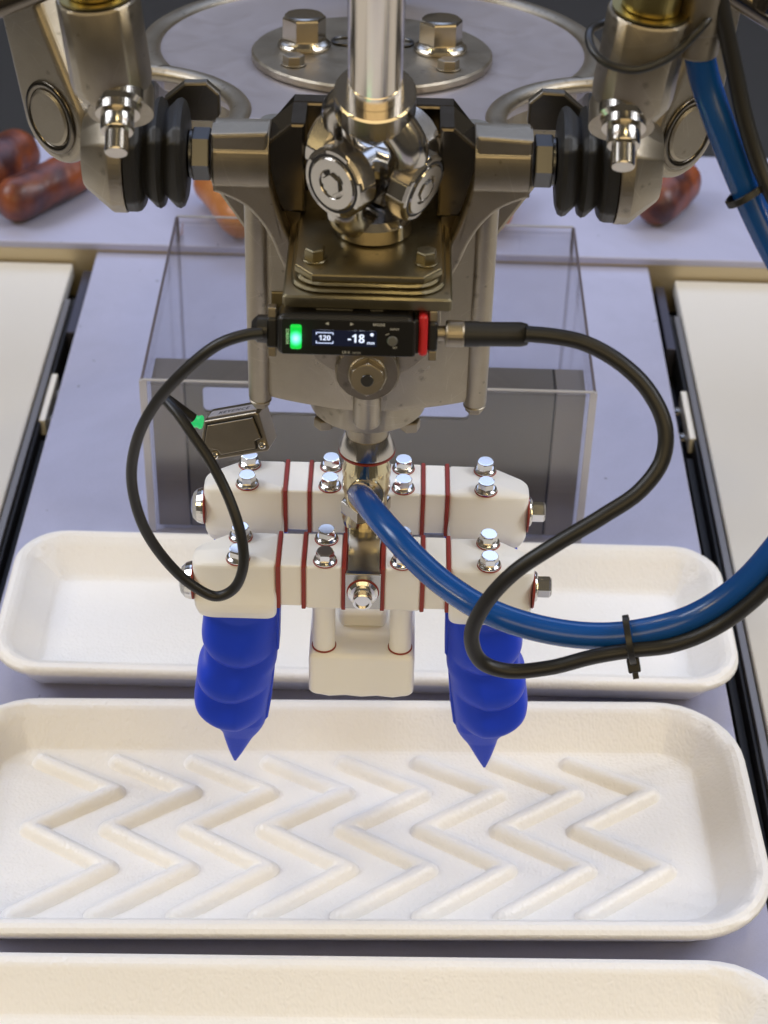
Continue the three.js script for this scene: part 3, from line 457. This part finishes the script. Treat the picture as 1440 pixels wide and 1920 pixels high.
for (const [zr, row] of [[ZF, 'front'], [ZB, 'rear']]) {
  const [zb, zf] = zr, zc = (zb + zf) / 2;
  for (const s of [-1, 1]) {
    const sx = (d) => lx(s * d);
    // end module: block with a cut outer back corner above a wider rounded skirt
    const plan = (y, ins, fl, lo) => { const q = rpoly([[0.0320 + ins * 0.3, zf + fl - ins, 0.0016 + lo * 0.4], [0.0632 - ins, zf + fl - ins, 0.0025 + lo], [0.0632 - ins, zb + 0.0100, 0.0022 + lo], [0.0490, zb + ins - fl * 0.5, 0.003 + lo], [0.0320 + ins * 0.3, zb + ins - fl * 0.5, 0.0012 + lo * 0.4]], 8).map(([x, z]) => [sx(x), y, z]); return s < 0 ? q : q.reverse(); };
    const secs = [plan(GT, 0.0018, 0, 0.0012), plan(GT - 0.0003, 0.0009, 0, 0.0008), plan(GT - 0.0009, 0.0003, 0, 0.0006), plan(GT - 0.0018, 0, 0, 0.0006), plan(0.1485, 0, 0.0001, 0.001), plan(0.1462, 0, 0.0008, 0.0016), plan(0.1440, 0, 0.0022, 0.0024), plan(0.1418, 0, 0.0034, 0.003), plan(0.1375, 0.0001, 0.0038, 0.0036), plan(0.1345, 0.0009, 0.0036, 0.0044), plan(0.1329, 0.0022, 0.0032, 0.005), plan(0.1321, 0.0036, 0.0028, 0.0056), plan(0.1318, 0.0052, 0.0022, 0.006)];
    const m = part('end_module', loft(secs, 0.7), M.white_plastic, grip);
    for (const dz of [-0.0065, 0.0065]) bolt(m, s * 0.0463, zc + dz, GT, rnd());
    part('blue_finger', [fingerGeo(s, zc + 0.001), padGeo(s, zc)], M.blue_silicone, m);
    if (s < 0) part('dome_screw', turned([[0, 0], [0.0072, 0], [0.0072, 0.0008], [0.0066, 0.0026], [0.0050, 0.0042], [0.0026, 0.0050], [0, 0.0052]], [sx(0.0635), 0.1460, zc + 0.0055], [s, 0, 0], 40, 0.9), M.steel_bolt, m);
    else part('side_bolt', along(hexBolt(0.0058, 0.0040, 0.0060, 0.2), [sx(0.0634), 0.1470, zc + 0.005], [1, 0, 0]), M.steel_bolt, m);
    part('seal_ring', turned(disc(0.0074, 0.0007, 0.0002), [sx(0.0629), 0.1462, zc + 0.0053], [s, 0, 0]), M.red_silicone, m);
    const gasket = (d) => part('red_gasket', box(...[sx(d - 0.0008), sx(d + 0.0008)].sort((a, b) => a - b), 0.1376, GT + 0.0003, zb - 0.0003, zf + 0.0004, 0.0004), M.red_silicone, grip);
    gasket(0.0314);
    part('spacer', box(...[sx(0.0225), sx(0.0309)].sort((a, b) => a - b), 0.1384, GT - 0.0001, zb + 0.0003, zf - 0.0002, 0.0009, 3), M.white_plastic, grip);
    gasket(0.0220);
    const inner = part('inner_block', box(...[sx(0.0077), sx(0.0215)].sort((a, b) => a - b), 0.1374, GT, zb, zf, 0.0012, 3), M.white_plastic, grip);
    for (const dz of [-0.0065, 0.0065]) bolt(inner, s * 0.0142, zc + dz, GT, rnd());
    gasket(0.0072);
    if (row === 'front') {
      part('post', turned([[0, 0], [0.0043, 0], [0.0043, 0.0235], [0, 0.0235]], [sx(0.0146), 0.1140, 0.0315], [0, 1, 0], 40), M.white_plastic, grip);
      part('red_ring', turned(disc(0.0047, 0.0007, 0.0002), [sx(0.0146), 0.1134, 0.0315]), M.red_silicone, grip);
    }
  }
}
{ // centre block below, with a scalloped lower edge
  const sh = new THREE.Shape(), w = 0.0203; sh.moveTo(-w + 0.003, 0.1135); sh.lineTo(w - 0.003, 0.1135); sh.quadraticCurveTo(w, 0.1135, w, 0.1105); sh.lineTo(w, 0.0955);
  sh.quadraticCurveTo(w, 0.0925, w - 0.0045, 0.0922);
  for (const [a, b] of [[0.0125, 0.0914], [0.0060, 0.0921], [0, 0.0914], [-0.0060, 0.0921], [-0.0125, 0.0914]]) sh.lineTo(a, b);
  sh.lineTo(-w + 0.0045, 0.0922); sh.quadraticCurveTo(-w, 0.0925, -w, 0.0955); sh.lineTo(-w, 0.1105); sh.quadraticCurveTo(-w, 0.1135, -w + 0.003, 0.1135);
  part('centre_block', [extrude(sh, 0.047, 0.0022, 4).translate(A, 0, -0.0095), box(lx(-0.0095), lx(0.0095), 0.1130, 0.1215, -0.006, 0.021, 0.003, 3)], M.white_plastic, grip);
}
{ // metal bracket in the middle and the hose coupling above it
  const b = part('centre_bracket', [box(lx(-0.0066), lx(0.0066), 0.1386, 0.1540, -0.0285, 0.0375, 0.0008, 3), box(lx(-0.0066), lx(0.0066), 0.1392, 0.1560, 0.0376, 0.0398, 0.0004)], M.bracket_steel, grip);
  part('seal_ring', turned(disc(0.0060, 0.0005, 0.0001), [lx(0), 0.1475, 0.0396], [0, 0, 1]), M.red_silicone, b);
  part('socket_bolt', turned([[0, 0], [0.0056, 0], [0.0056, 0.0008], [0.0046, 0.0018], [0.0036, 0.0022], [0.0036, 0.0062], [0.0032, 0.0066], [0.0026, 0.0066], [0.0026, 0.0058], [0, 0.0058]], [lx(0), 0.1475, 0.0400], [0, 0.05, 1], 40), M.steel_bolt, b);
  const c = part('hose_coupling', [turned([[0, 0.1535], [0.0088, 0.1535], [0.0092, 0.156], [0.0082, 0.159], [0.0082, 0.1665], [0.0090, 0.169], [0.0092, 0.1795], [0.0084, 0.182], [0.0080, 0.1850], [0.0100, 0.1862], [0, 0.1862]], [lx(0), 0, 0.0035], [0, 1, 0], 48, 0.8), turned([[0, 0], [0.0064, 0], [0.0064, 0.006], [0.0070, 0.0068], [0.0070, 0.0120], [0.0066, 0.0126], [0.0054, 0.0126], [0.0052, 0.0100], [0, 0.0100]], [lx(0.0002), 0.1675, 0.0045], [-0.02, 0.46, 0.88], 48)], std('coupling_brass', [0.66, 0.58, 0.38], 0.16, 1), grip);
  part('coupling_cone', turned([[0, 0.1868], [0.0100, 0.1868], [0.0105, 0.1874], [0.0105, 0.1880], [0.0080, 0.1942], [0, 0.1944]], [lx(0), 0, 0.0035], [0, 1, 0], 64), M.chrome, c);
  part('red_ring', turned(disc(0.0106, 0.0008, 0.0002), [lx(0), 0.1859, 0.0035]), M.red_silicone, c);
  part('hex_collar', extrude(hexShape(0.0096, 0.2), 0.006, 0.0008, 3, 1).rotateX(-Math.PI / 2).translate(lx(0), 0.1575, 0.0035), M.chrome, c);
}

// ------------------------------------------------------------------ hose, cables, ties
const hosePts = [[-0.0093, 0.1729, 0.0135], [-0.0086, 0.1770, 0.0200], [-0.0067, 0.1837, 0.0320], [-0.0026, 0.1883, 0.0460], [0.0036, 0.1891, 0.0580], [0.0119, 0.1862, 0.0680], [0.0217, 0.1837, 0.0780], [0.0343, 0.1821, 0.0880], [0.0495, 0.1802, 0.0940], [0.0672, 0.1801, 0.0980], [0.0828, 0.1829, 0.1000], [0.1015, 0.1899, 0.1000], [0.1149, 0.2019, 0.1000], [0.1241, 0.2166, 0.1000], [0.1343, 0.2408, 0.0980], [0.1382, 0.2634, 0.0920], [0.1349, 0.2817, 0.0840], [0.1257, 0.2983, 0.0740], [0.1157, 0.3129, 0.0660], [0.1073, 0.3268, 0.0600], [0.0973, 0.3461, 0.0550], [0.0917, 0.3586, 0.0510], [0.0876, 0.3710, 0.0500]];
solo('air_hose', 'shiny dark blue air hose looping from the gripper coupling to the upper right', 'hose', tube(hosePts, 0.0046, 360, 28), M.blue_hose);
const cableR = [[0.0426, 0.2816, 0.0720], [0.0519, 0.2809, 0.0720], [0.0610, 0.2801, 0.0740], [0.0719, 0.2761, 0.0780], [0.0814, 0.2690, 0.0830], [0.0871, 0.2596, 0.0890], [0.0868, 0.2504, 0.0940], [0.0803, 0.2418, 0.0990], [0.0689, 0.2343, 0.1030], [0.0544, 0.2246, 0.1060], [0.0415, 0.2129, 0.1070], [0.0329, 0.1985, 0.1070], [0.0299, 0.1857, 0.1070], [0.0337, 0.1752, 0.1070], [0.0424, 0.1713, 0.1070], [0.0565, 0.1732, 0.1070], [0.0703, 0.1785, 0.1070], [0.0825, 0.1809, 0.1060], [0.0963, 0.1838, 0.1060], [0.1094, 0.1917, 0.1060], [0.1228, 0.2077, 0.1060], [0.1349, 0.2306, 0.1040], [0.1437, 0.2638, 0.0980], [0.1390, 0.2921, 0.0880], [0.1277, 0.3119, 0.0780], [0.1164, 0.3261, 0.0700], [0.1099, 0.3361, 0.0640], [0.1042, 0.3487, 0.0600], [0.0984, 0.3661, 0.0560], [0.0923, 0.3846, 0.0540], [0.0898, 0.3936, 0.0530]];
solo('power_cable', 'thick black cable looping from the plug on the right and tied to the blue hose', 'cable', tube(cableR, 0.0026, 400, 16), M.cable_black);
const cableL = [[-0.0397, 0.2793, 0.0720], [-0.0450, 0.2789, 0.0730], [-0.0534, 0.2758, 0.0740], [-0.0638, 0.2662, 0.0740], [-0.0746, 0.2514, 0.0720], [-0.0816, 0.2359, 0.0700], [-0.0849, 0.2173, 0.0680], [-0.0823, 0.1973, 0.0670], [-0.0752, 0.1810, 0.0660], [-0.0667, 0.1705, 0.0660], [-0.0584, 0.1656, 0.0660], [-0.0521, 0.1693, 0.0660], [-0.0486, 0.1788, 0.0650], [-0.0493, 0.1899, 0.0620], [-0.0536, 0.2014, 0.0560], [-0.0602, 0.2107, 0.0480], [-0.0668, 0.2177, 0.0420], [-0.0722, 0.2221, 0.0360], [-0.0762, 0.2235, 0.0310], [-0.0790, 0.2228, 0.0260], [-0.0797, 0.2196, 0.0210], [-0.0776, 0.2156, 0.0180], [-0.0738, 0.2106, 0.0160], [-0.0698, 0.2067, 0.0155]];
solo('sensor_cable', 'thin black cable hanging in a loop on the left between display and sensor', 'cable', tube(cableL, 0.0019, 360, 14), M.cable_black);
function tie(label, at, axis, rx, ry, turn, head) { // a flat strap round an oval, with its lock
  const z = new THREE.Vector3(...axis).normalize(), up = new THREE.Vector3(0, 1, 0), x = up.clone().cross(z).normalize(), y = z.clone().cross(x), M4 = new THREE.Matrix4().makeBasis(x, y, z);
  const sh = new THREE.Shape(); sh.absellipse(0, 0, rx + 0.0008, ry + 0.0008, 0, Math.PI * 2, false, turn); const h = new THREE.Path(); h.absellipse(0, 0, rx, ry, 0, Math.PI * 2, false, turn); sh.holes.push(h);
  const t = thing('cable_tie', label, 'cable tie', at, 'black cable ties');
  const mk = (n, g) => { const o = new THREE.Mesh(metreUV(clean(g.applyMatrix4(M4))), M.black_plastic); o.name = n; o.castShadow = true; t.add(o); };
  mk('strap', extrude(sh, 0.0022, 0.0002, 1, 40).translate(0, 0, -0.0011));
  if (head) { const c = Math.cos(head) * (rx + 0.0012), s = Math.sin(head) * (ry + 0.0012); mk('lock', new RoundedBoxGeometry(0.0052, 0.0046, 0.0042, 2, 0.0006).rotateZ(head).translate(c, s, 0)); mk('tail', new THREE.BoxGeometry(0.0050, 0.0009, 0.0020).rotateZ(head).translate(c * 1.3, s * 1.3, 0)); }
}
tie('black cable tie round hose and cable at the bottom of the loop', [0.0827, 0.1822, 0.1022], [1, 0.25, 0], 0.0058, 0.0078, -0.5, 4.2);
tie('black cable tie round hose and cable near the right edge', [0.1085, 0.3282, 0.0605], [0.55, -0.8, 0.3], 0.0098, 0.0064, 0.2, 0);
{
  const P = [[0.0563, 0.3722, 0.0500], [0.0566, 0.3704, 0.0580], [0.0610, 0.3684, 0.0635], [0.0686, 0.3677, 0.0655], [0.0762, 0.3695, 0.0635], [0.0824, 0.3727, 0.0600], [0.0877, 0.3785, 0.0580], [0.0921, 0.3817, 0.0500], [0.0884, 0.3801, 0.0400], [0.0739, 0.3742, 0.0340], [0.0617, 0.3711, 0.0400]], t = thing('cable_tie', 'long black cable tie round the right spring cylinder and the hose fitting', 'cable tie', P[3], 'black cable ties');
  part('strap', new THREE.TubeGeometry(new THREE.CatmullRomCurve3(P.map((p) => new THREE.Vector3(...p)), true, 'centripetal'), 160, 0.0013, 10, true), M.black_plastic, t);
}

// ------------------------------------------------------------------ display unit of the sensor
function canvas(w, h, draw, srgb = true) { const c = document.createElement('canvas'); c.width = w; c.height = h; draw(c.getContext('2d'), w, h); const t = new THREE.CanvasTexture(c); if (srgb) t.colorSpace = THREE.SRGBColorSpace; return t; }
const unit = thing('sensor_display', 'small black display unit with a green light and glowing digits, clamped below the shelf', 'display', [-0.0122, 0.2790, 0.0705]);
{
  unit.rotation.set(-15 * D, 0, 0.1 * D); unit.scale.x = 1.05;
  const add = (n, g, m, p = unit, keep) => { let q = join(g); if (!keep) q = metreUV(q); const o = new THREE.Mesh(q, m); o.name = n; o.castShadow = o.receiveShadow = true; p.add(o); return o; };
  const body = add('display_body', [box(-0.0218, 0.0190, -0.0066, 0.0066, -0.0110, 0.0040, 0.0022, 4), box(-0.0205, 0.0196, -0.0058, 0.0058, 0.0030, 0.0046, 0.0007, 2)], M.black_plastic);
  const print = canvas(1024, 300, (c, w, h) => {
    c.fillStyle = '#0b0b0c'; c.fillRect(0, 0, w, h); c.fillStyle = '#b9b9b4'; c.textAlign = 'center'; c.textBaseline = 'middle';
    c.font = 'bold 34px sans-serif'; c.fillText('MODE', 755, 30); c.font = 'bold 24px sans-serif'; c.fillText('INPUT', 878, 66); c.fillText('SET', 884, 226);
    c.font = 'bold 30px sans-serif'; c.fillText('LR-X', 500, 276); c.font = '26px sans-serif'; c.fillText('series', 583, 277);
    c.beginPath(); c.moveTo(332, 30); c.lineTo(362, 16); c.lineTo(362, 44); c.fill(); c.beginPath(); c.moveTo(560, 30); c.lineTo(530, 16); c.lineTo(530, 44); c.fill();
    c.strokeStyle = '#b9b9b4'; c.lineWidth = 6; c.beginPath(); c.moveTo(808, 118); c.lineTo(836, 104); c.stroke();
    c.save(); c.translate(38, 150); c.rotate(-Math.PI / 2); c.font = 'bold 32px sans-serif'; c.fillText('KEYENCE', 0, 0); c.restore();
  });
  const pg = new THREE.BoxGeometry(0.0388, 0.0112, 0.0002).translate(-0.0006, 0, 0.00472); add('printed_face', pg, new THREE.MeshPhysicalMaterial({ map: print, roughness: 0.35 }), body, true);
  const scr = canvas(512, 132, (c, w, h) => {
    c.fillStyle = '#0c1020'; c.fillRect(0, 0, w, h); c.fillStyle = '#dfe8ff'; c.strokeStyle = '#cfdcff'; c.textBaseline = 'middle';
    c.font = 'bold 58px sans-serif'; c.textAlign = 'center'; c.fillText('120', 100, 66); c.lineWidth = 7; c.strokeRect(34, 22, 132, 88); c.fillStyle = '#0c1020'; c.fillRect(26, 40, 16, 52); c.fillRect(158, 40, 16, 52); c.fillRect(60, 14, 80, 0);
    c.fillStyle = '#dfe8ff'; c.font = 'bold 98px sans-serif'; c.textAlign = 'right'; c.fillText('-18', 420, 66); c.beginPath(); c.arc(474, 30, 14, 0, 7); c.fill(); c.font = 'bold 34px sans-serif'; c.fillText('mm', 498, 100);
  });
  const sm = new THREE.MeshPhysicalMaterial({ color: 0x05060a, roughness: 0.2, emissive: 0xffffff, emissiveMap: scr, emissiveIntensity: 1.25 });
  add('glowing_screen', new THREE.BoxGeometry(0.0192, 0.0051, 0.0003).translate(-0.0016, -0.0001, 0.0049), sm, body, true);
  const glow = canvas(64, 128, (c, w, h) => { c.fillStyle = '#00c83a'; c.fillRect(0, 0, w, h); const q = c.createRadialGradient(w / 2, h * 0.55, 2, w / 2, h * 0.55, 46); q.addColorStop(0, '#c8fff4'); q.addColorStop(0.45, '#70ffd2'); q.addColorStop(1, '#00c83a'); c.fillStyle = q; c.fillRect(0, 0, w, h); });
  const lg = new THREE.MeshPhysicalMaterial({ color: 0x0a3016, roughness: 0.3, emissive: 0xffffff, emissiveMap: glow, emissiveIntensity: 1.15 });
  const gq = box(-0.0177, -0.0143, -0.0040, 0.0040, 0.0040, 0.0056, 0.0010, 3), gu = gq.attributes.uv, gp = gq.attributes.position;
  for (let i = 0; i < gp.count; i++) gu.setXY(i, (gp.getX(i) + 0.0177) / 0.0034, (gp.getY(i) + 0.004) / 0.008);
  add('green_lamp', gq, lg, body, true);
  const gl = new THREE.PointLight(new THREE.Color().setRGB(0.15, 1, 0.3), 0.0003, 0.3, 2); gl.position.set(-0.016, 0, 0.0051); gl.shadow.radius = 0.05; unit.add(gl);
  add('round_button', turned([[0, 0], [0.0016, 0], [0.0016, 0.0006], [0.0013, 0.0009], [0, 0.0009]], [0.0127, -0.0006, 0.0047], [0, 0, 1], 32), M.dark_button, body);
  add('top_button', box(-0.0105, 0.0007, 0.0060, 0.0072, -0.0075, -0.0028, 0.0004), M.dark_button, body);
  add('top_button', box(0.0058, 0.0098, 0.0060, 0.0072, -0.0075, -0.0028, 0.0004), M.dark_button, body);
  add('red_band', box(0.0205, 0.0232, -0.0062, 0.0072, -0.0100, 0.0030, 0.0012, 3), M.red_plastic, unit);
  add('end_block', [box(0.0190, 0.0206, -0.0056, 0.0056, -0.009, 0.002, 0.0006), box(0.0231, 0.0262, -0.0050, 0.0050, -0.0080, 0.0020, 0.0012)], M.black_plastic, unit);
  add('end_block', [box(-0.0250, -0.0216, -0.0050, 0.0050, -0.0080, 0.0020, 0.0010), turned([[0, 0], [0.0046, 0], [0.0044, 0.0030], [0.0030, 0.0044], [0.0024, 0.0048], [0, 0.0048]], [-0.0248, 0.0002, -0.0020], [-1, 0, 0], 32)], M.black_plastic, unit);
  for (const [x, y] of [[-0.0234, 0.0062], [-0.0234, -0.0066], [0.0248, 0.0064], [0.0248, -0.0066]]) add('clip', box(x - 0.0013, x + 0.0013, y - 0.0018, y + 0.0018, -0.0040, 0.0008, 0.0005), M.satin_steel, unit);
  add('knurled_nut', [turned([[0, 0], [0.0024, 0], [0.0024, 0.0026], [0.0040, 0.0028], [0.0043, 0.0034], [0.0043, 0.0078], [0.0040, 0.0084], [0, 0.0084]], [0.0258, 0.0002, -0.0020], [1, 0, 0], 28, 0.2)], M.satin_steel, unit);
  add('cable_plug', turned([[0, 0], [0.0041, 0], [0.0041, 0.0040], [0.0039, 0.0046], [0.0039, 0.0170], [0.0034, 0.0188], [0.0028, 0.0192], [0, 0.0192]], [0.0343, 0.0002, -0.0020], [1, 0.02, 0], 36), M.black_rubber, unit);
  add('mounting_plate', box(-0.0245, 0.0255, -0.0068, 0.0096, -0.0130, -0.0112, 0.0004), M.bronze_steel, unit);
}

// ------------------------------------------------------------------ sensor head
{
  const hd = thing('laser_sensor', 'small boxy metal sensor with a green lit cable end, hanging tilted on the left', 'sensor', [-0.0548, 0.1995, 0.0160]);
  hd.rotation.set(-12 * D, -10 * D, 16 * D);
  const add = (n, g, m, p = hd, keep) => { let q = join(g); if (!keep) q = metreUV(q); const o = new THREE.Mesh(q, m); o.name = n; o.castShadow = o.receiveShadow = true; p.add(o); return o; };
  const out = [[-0.0098, 0.0078], [0.0102, 0.0078], [0.0112, 0.0068], [0.0112, -0.0068], [0.0104, -0.0078], [-0.0110, -0.0078], [-0.0132, -0.0056], [-0.0140, -0.0010]];
  const body = add('sensor_case', extrude(out.slice().reverse(), 0.0125, 0.0006, 3).translate(0, 0, -0.0125), M.cast_steel);
  add('cover_groove', extrude([[-0.0092, 0.0066], [0.0091, 0.0066], [0.0100, -0.0022], [0.0076, -0.0030], [0.0070, -0.0060], [-0.0073, -0.0062], [-0.0084, -0.0040], [-0.0114, -0.0031], [-0.0126, -0.0010]].reverse(), 0.0003, 0.00005).translate(0, 0, 0.0001), M.black_rubber, body);  // dark sheet added to draw the groove round the cover
  add('side_cover', extrude([[-0.0088, 0.0062], [0.0088, 0.0062], [0.0096, -0.0020], [0.0072, -0.0026], [0.0066, -0.0056], [-0.0070, -0.0058], [-0.0080, -0.0036], [-0.0112, -0.0028], [-0.0122, -0.0010]].reverse(), 0.0010, 0.0003).translate(0, 0, 0.0001), M.cast_steel, body);
  for (const [x, y] of [[-0.0096, -0.0058], [0.0092, -0.0050]]) add('case_screw', turned([[0, 0], [0.0014, 0], [0.0014, 0.0006], [0.001, 0.0009], [0.0006, 0.0009], [0.0005, 0.0004], [0, 0.0004]], [x, y, 0.0001], [0, 0, 1], 24), M.steel_bolt, body);
  const pr = canvas(512, 128, (c, w, h) => { c.fillStyle = '#c9c6cc'; c.fillRect(0, 0, w, h); c.fillStyle = '#55525c'; c.font = 'bold 76px sans-serif'; c.textAlign = 'center'; c.textBaseline = 'middle'; c.fillText('KEYENCE', w / 2, h / 2); });
  const lab = new THREE.BoxGeometry(0.0190, 0.0002, 0.0060); add('top_label', lab.translate(0.0004, 0.0079, -0.0058), new THREE.MeshPhysicalMaterial({ map: pr, roughness: 0.4, metalness: 0.5 }), body, true);
  const gm = new THREE.MeshPhysicalMaterial({ color: 0x06451d, roughness: 0.3, emissive: new THREE.Color().setRGB(0.02, 0.6, 0.16), emissiveIntensity: 0.75 });
  add('green_light', turned([[0, 0], [0.0024, 0], [0.0026, 0.0006], [0.0021, 0.0018], [0.0026, 0.0034], [0.0024, 0.0040], [0, 0.0040]], [-0.0126, 0.0058, -0.0050], [-1, 0.35, 0], 28, 0.9), gm);
}

renderer.render(scene, camera);
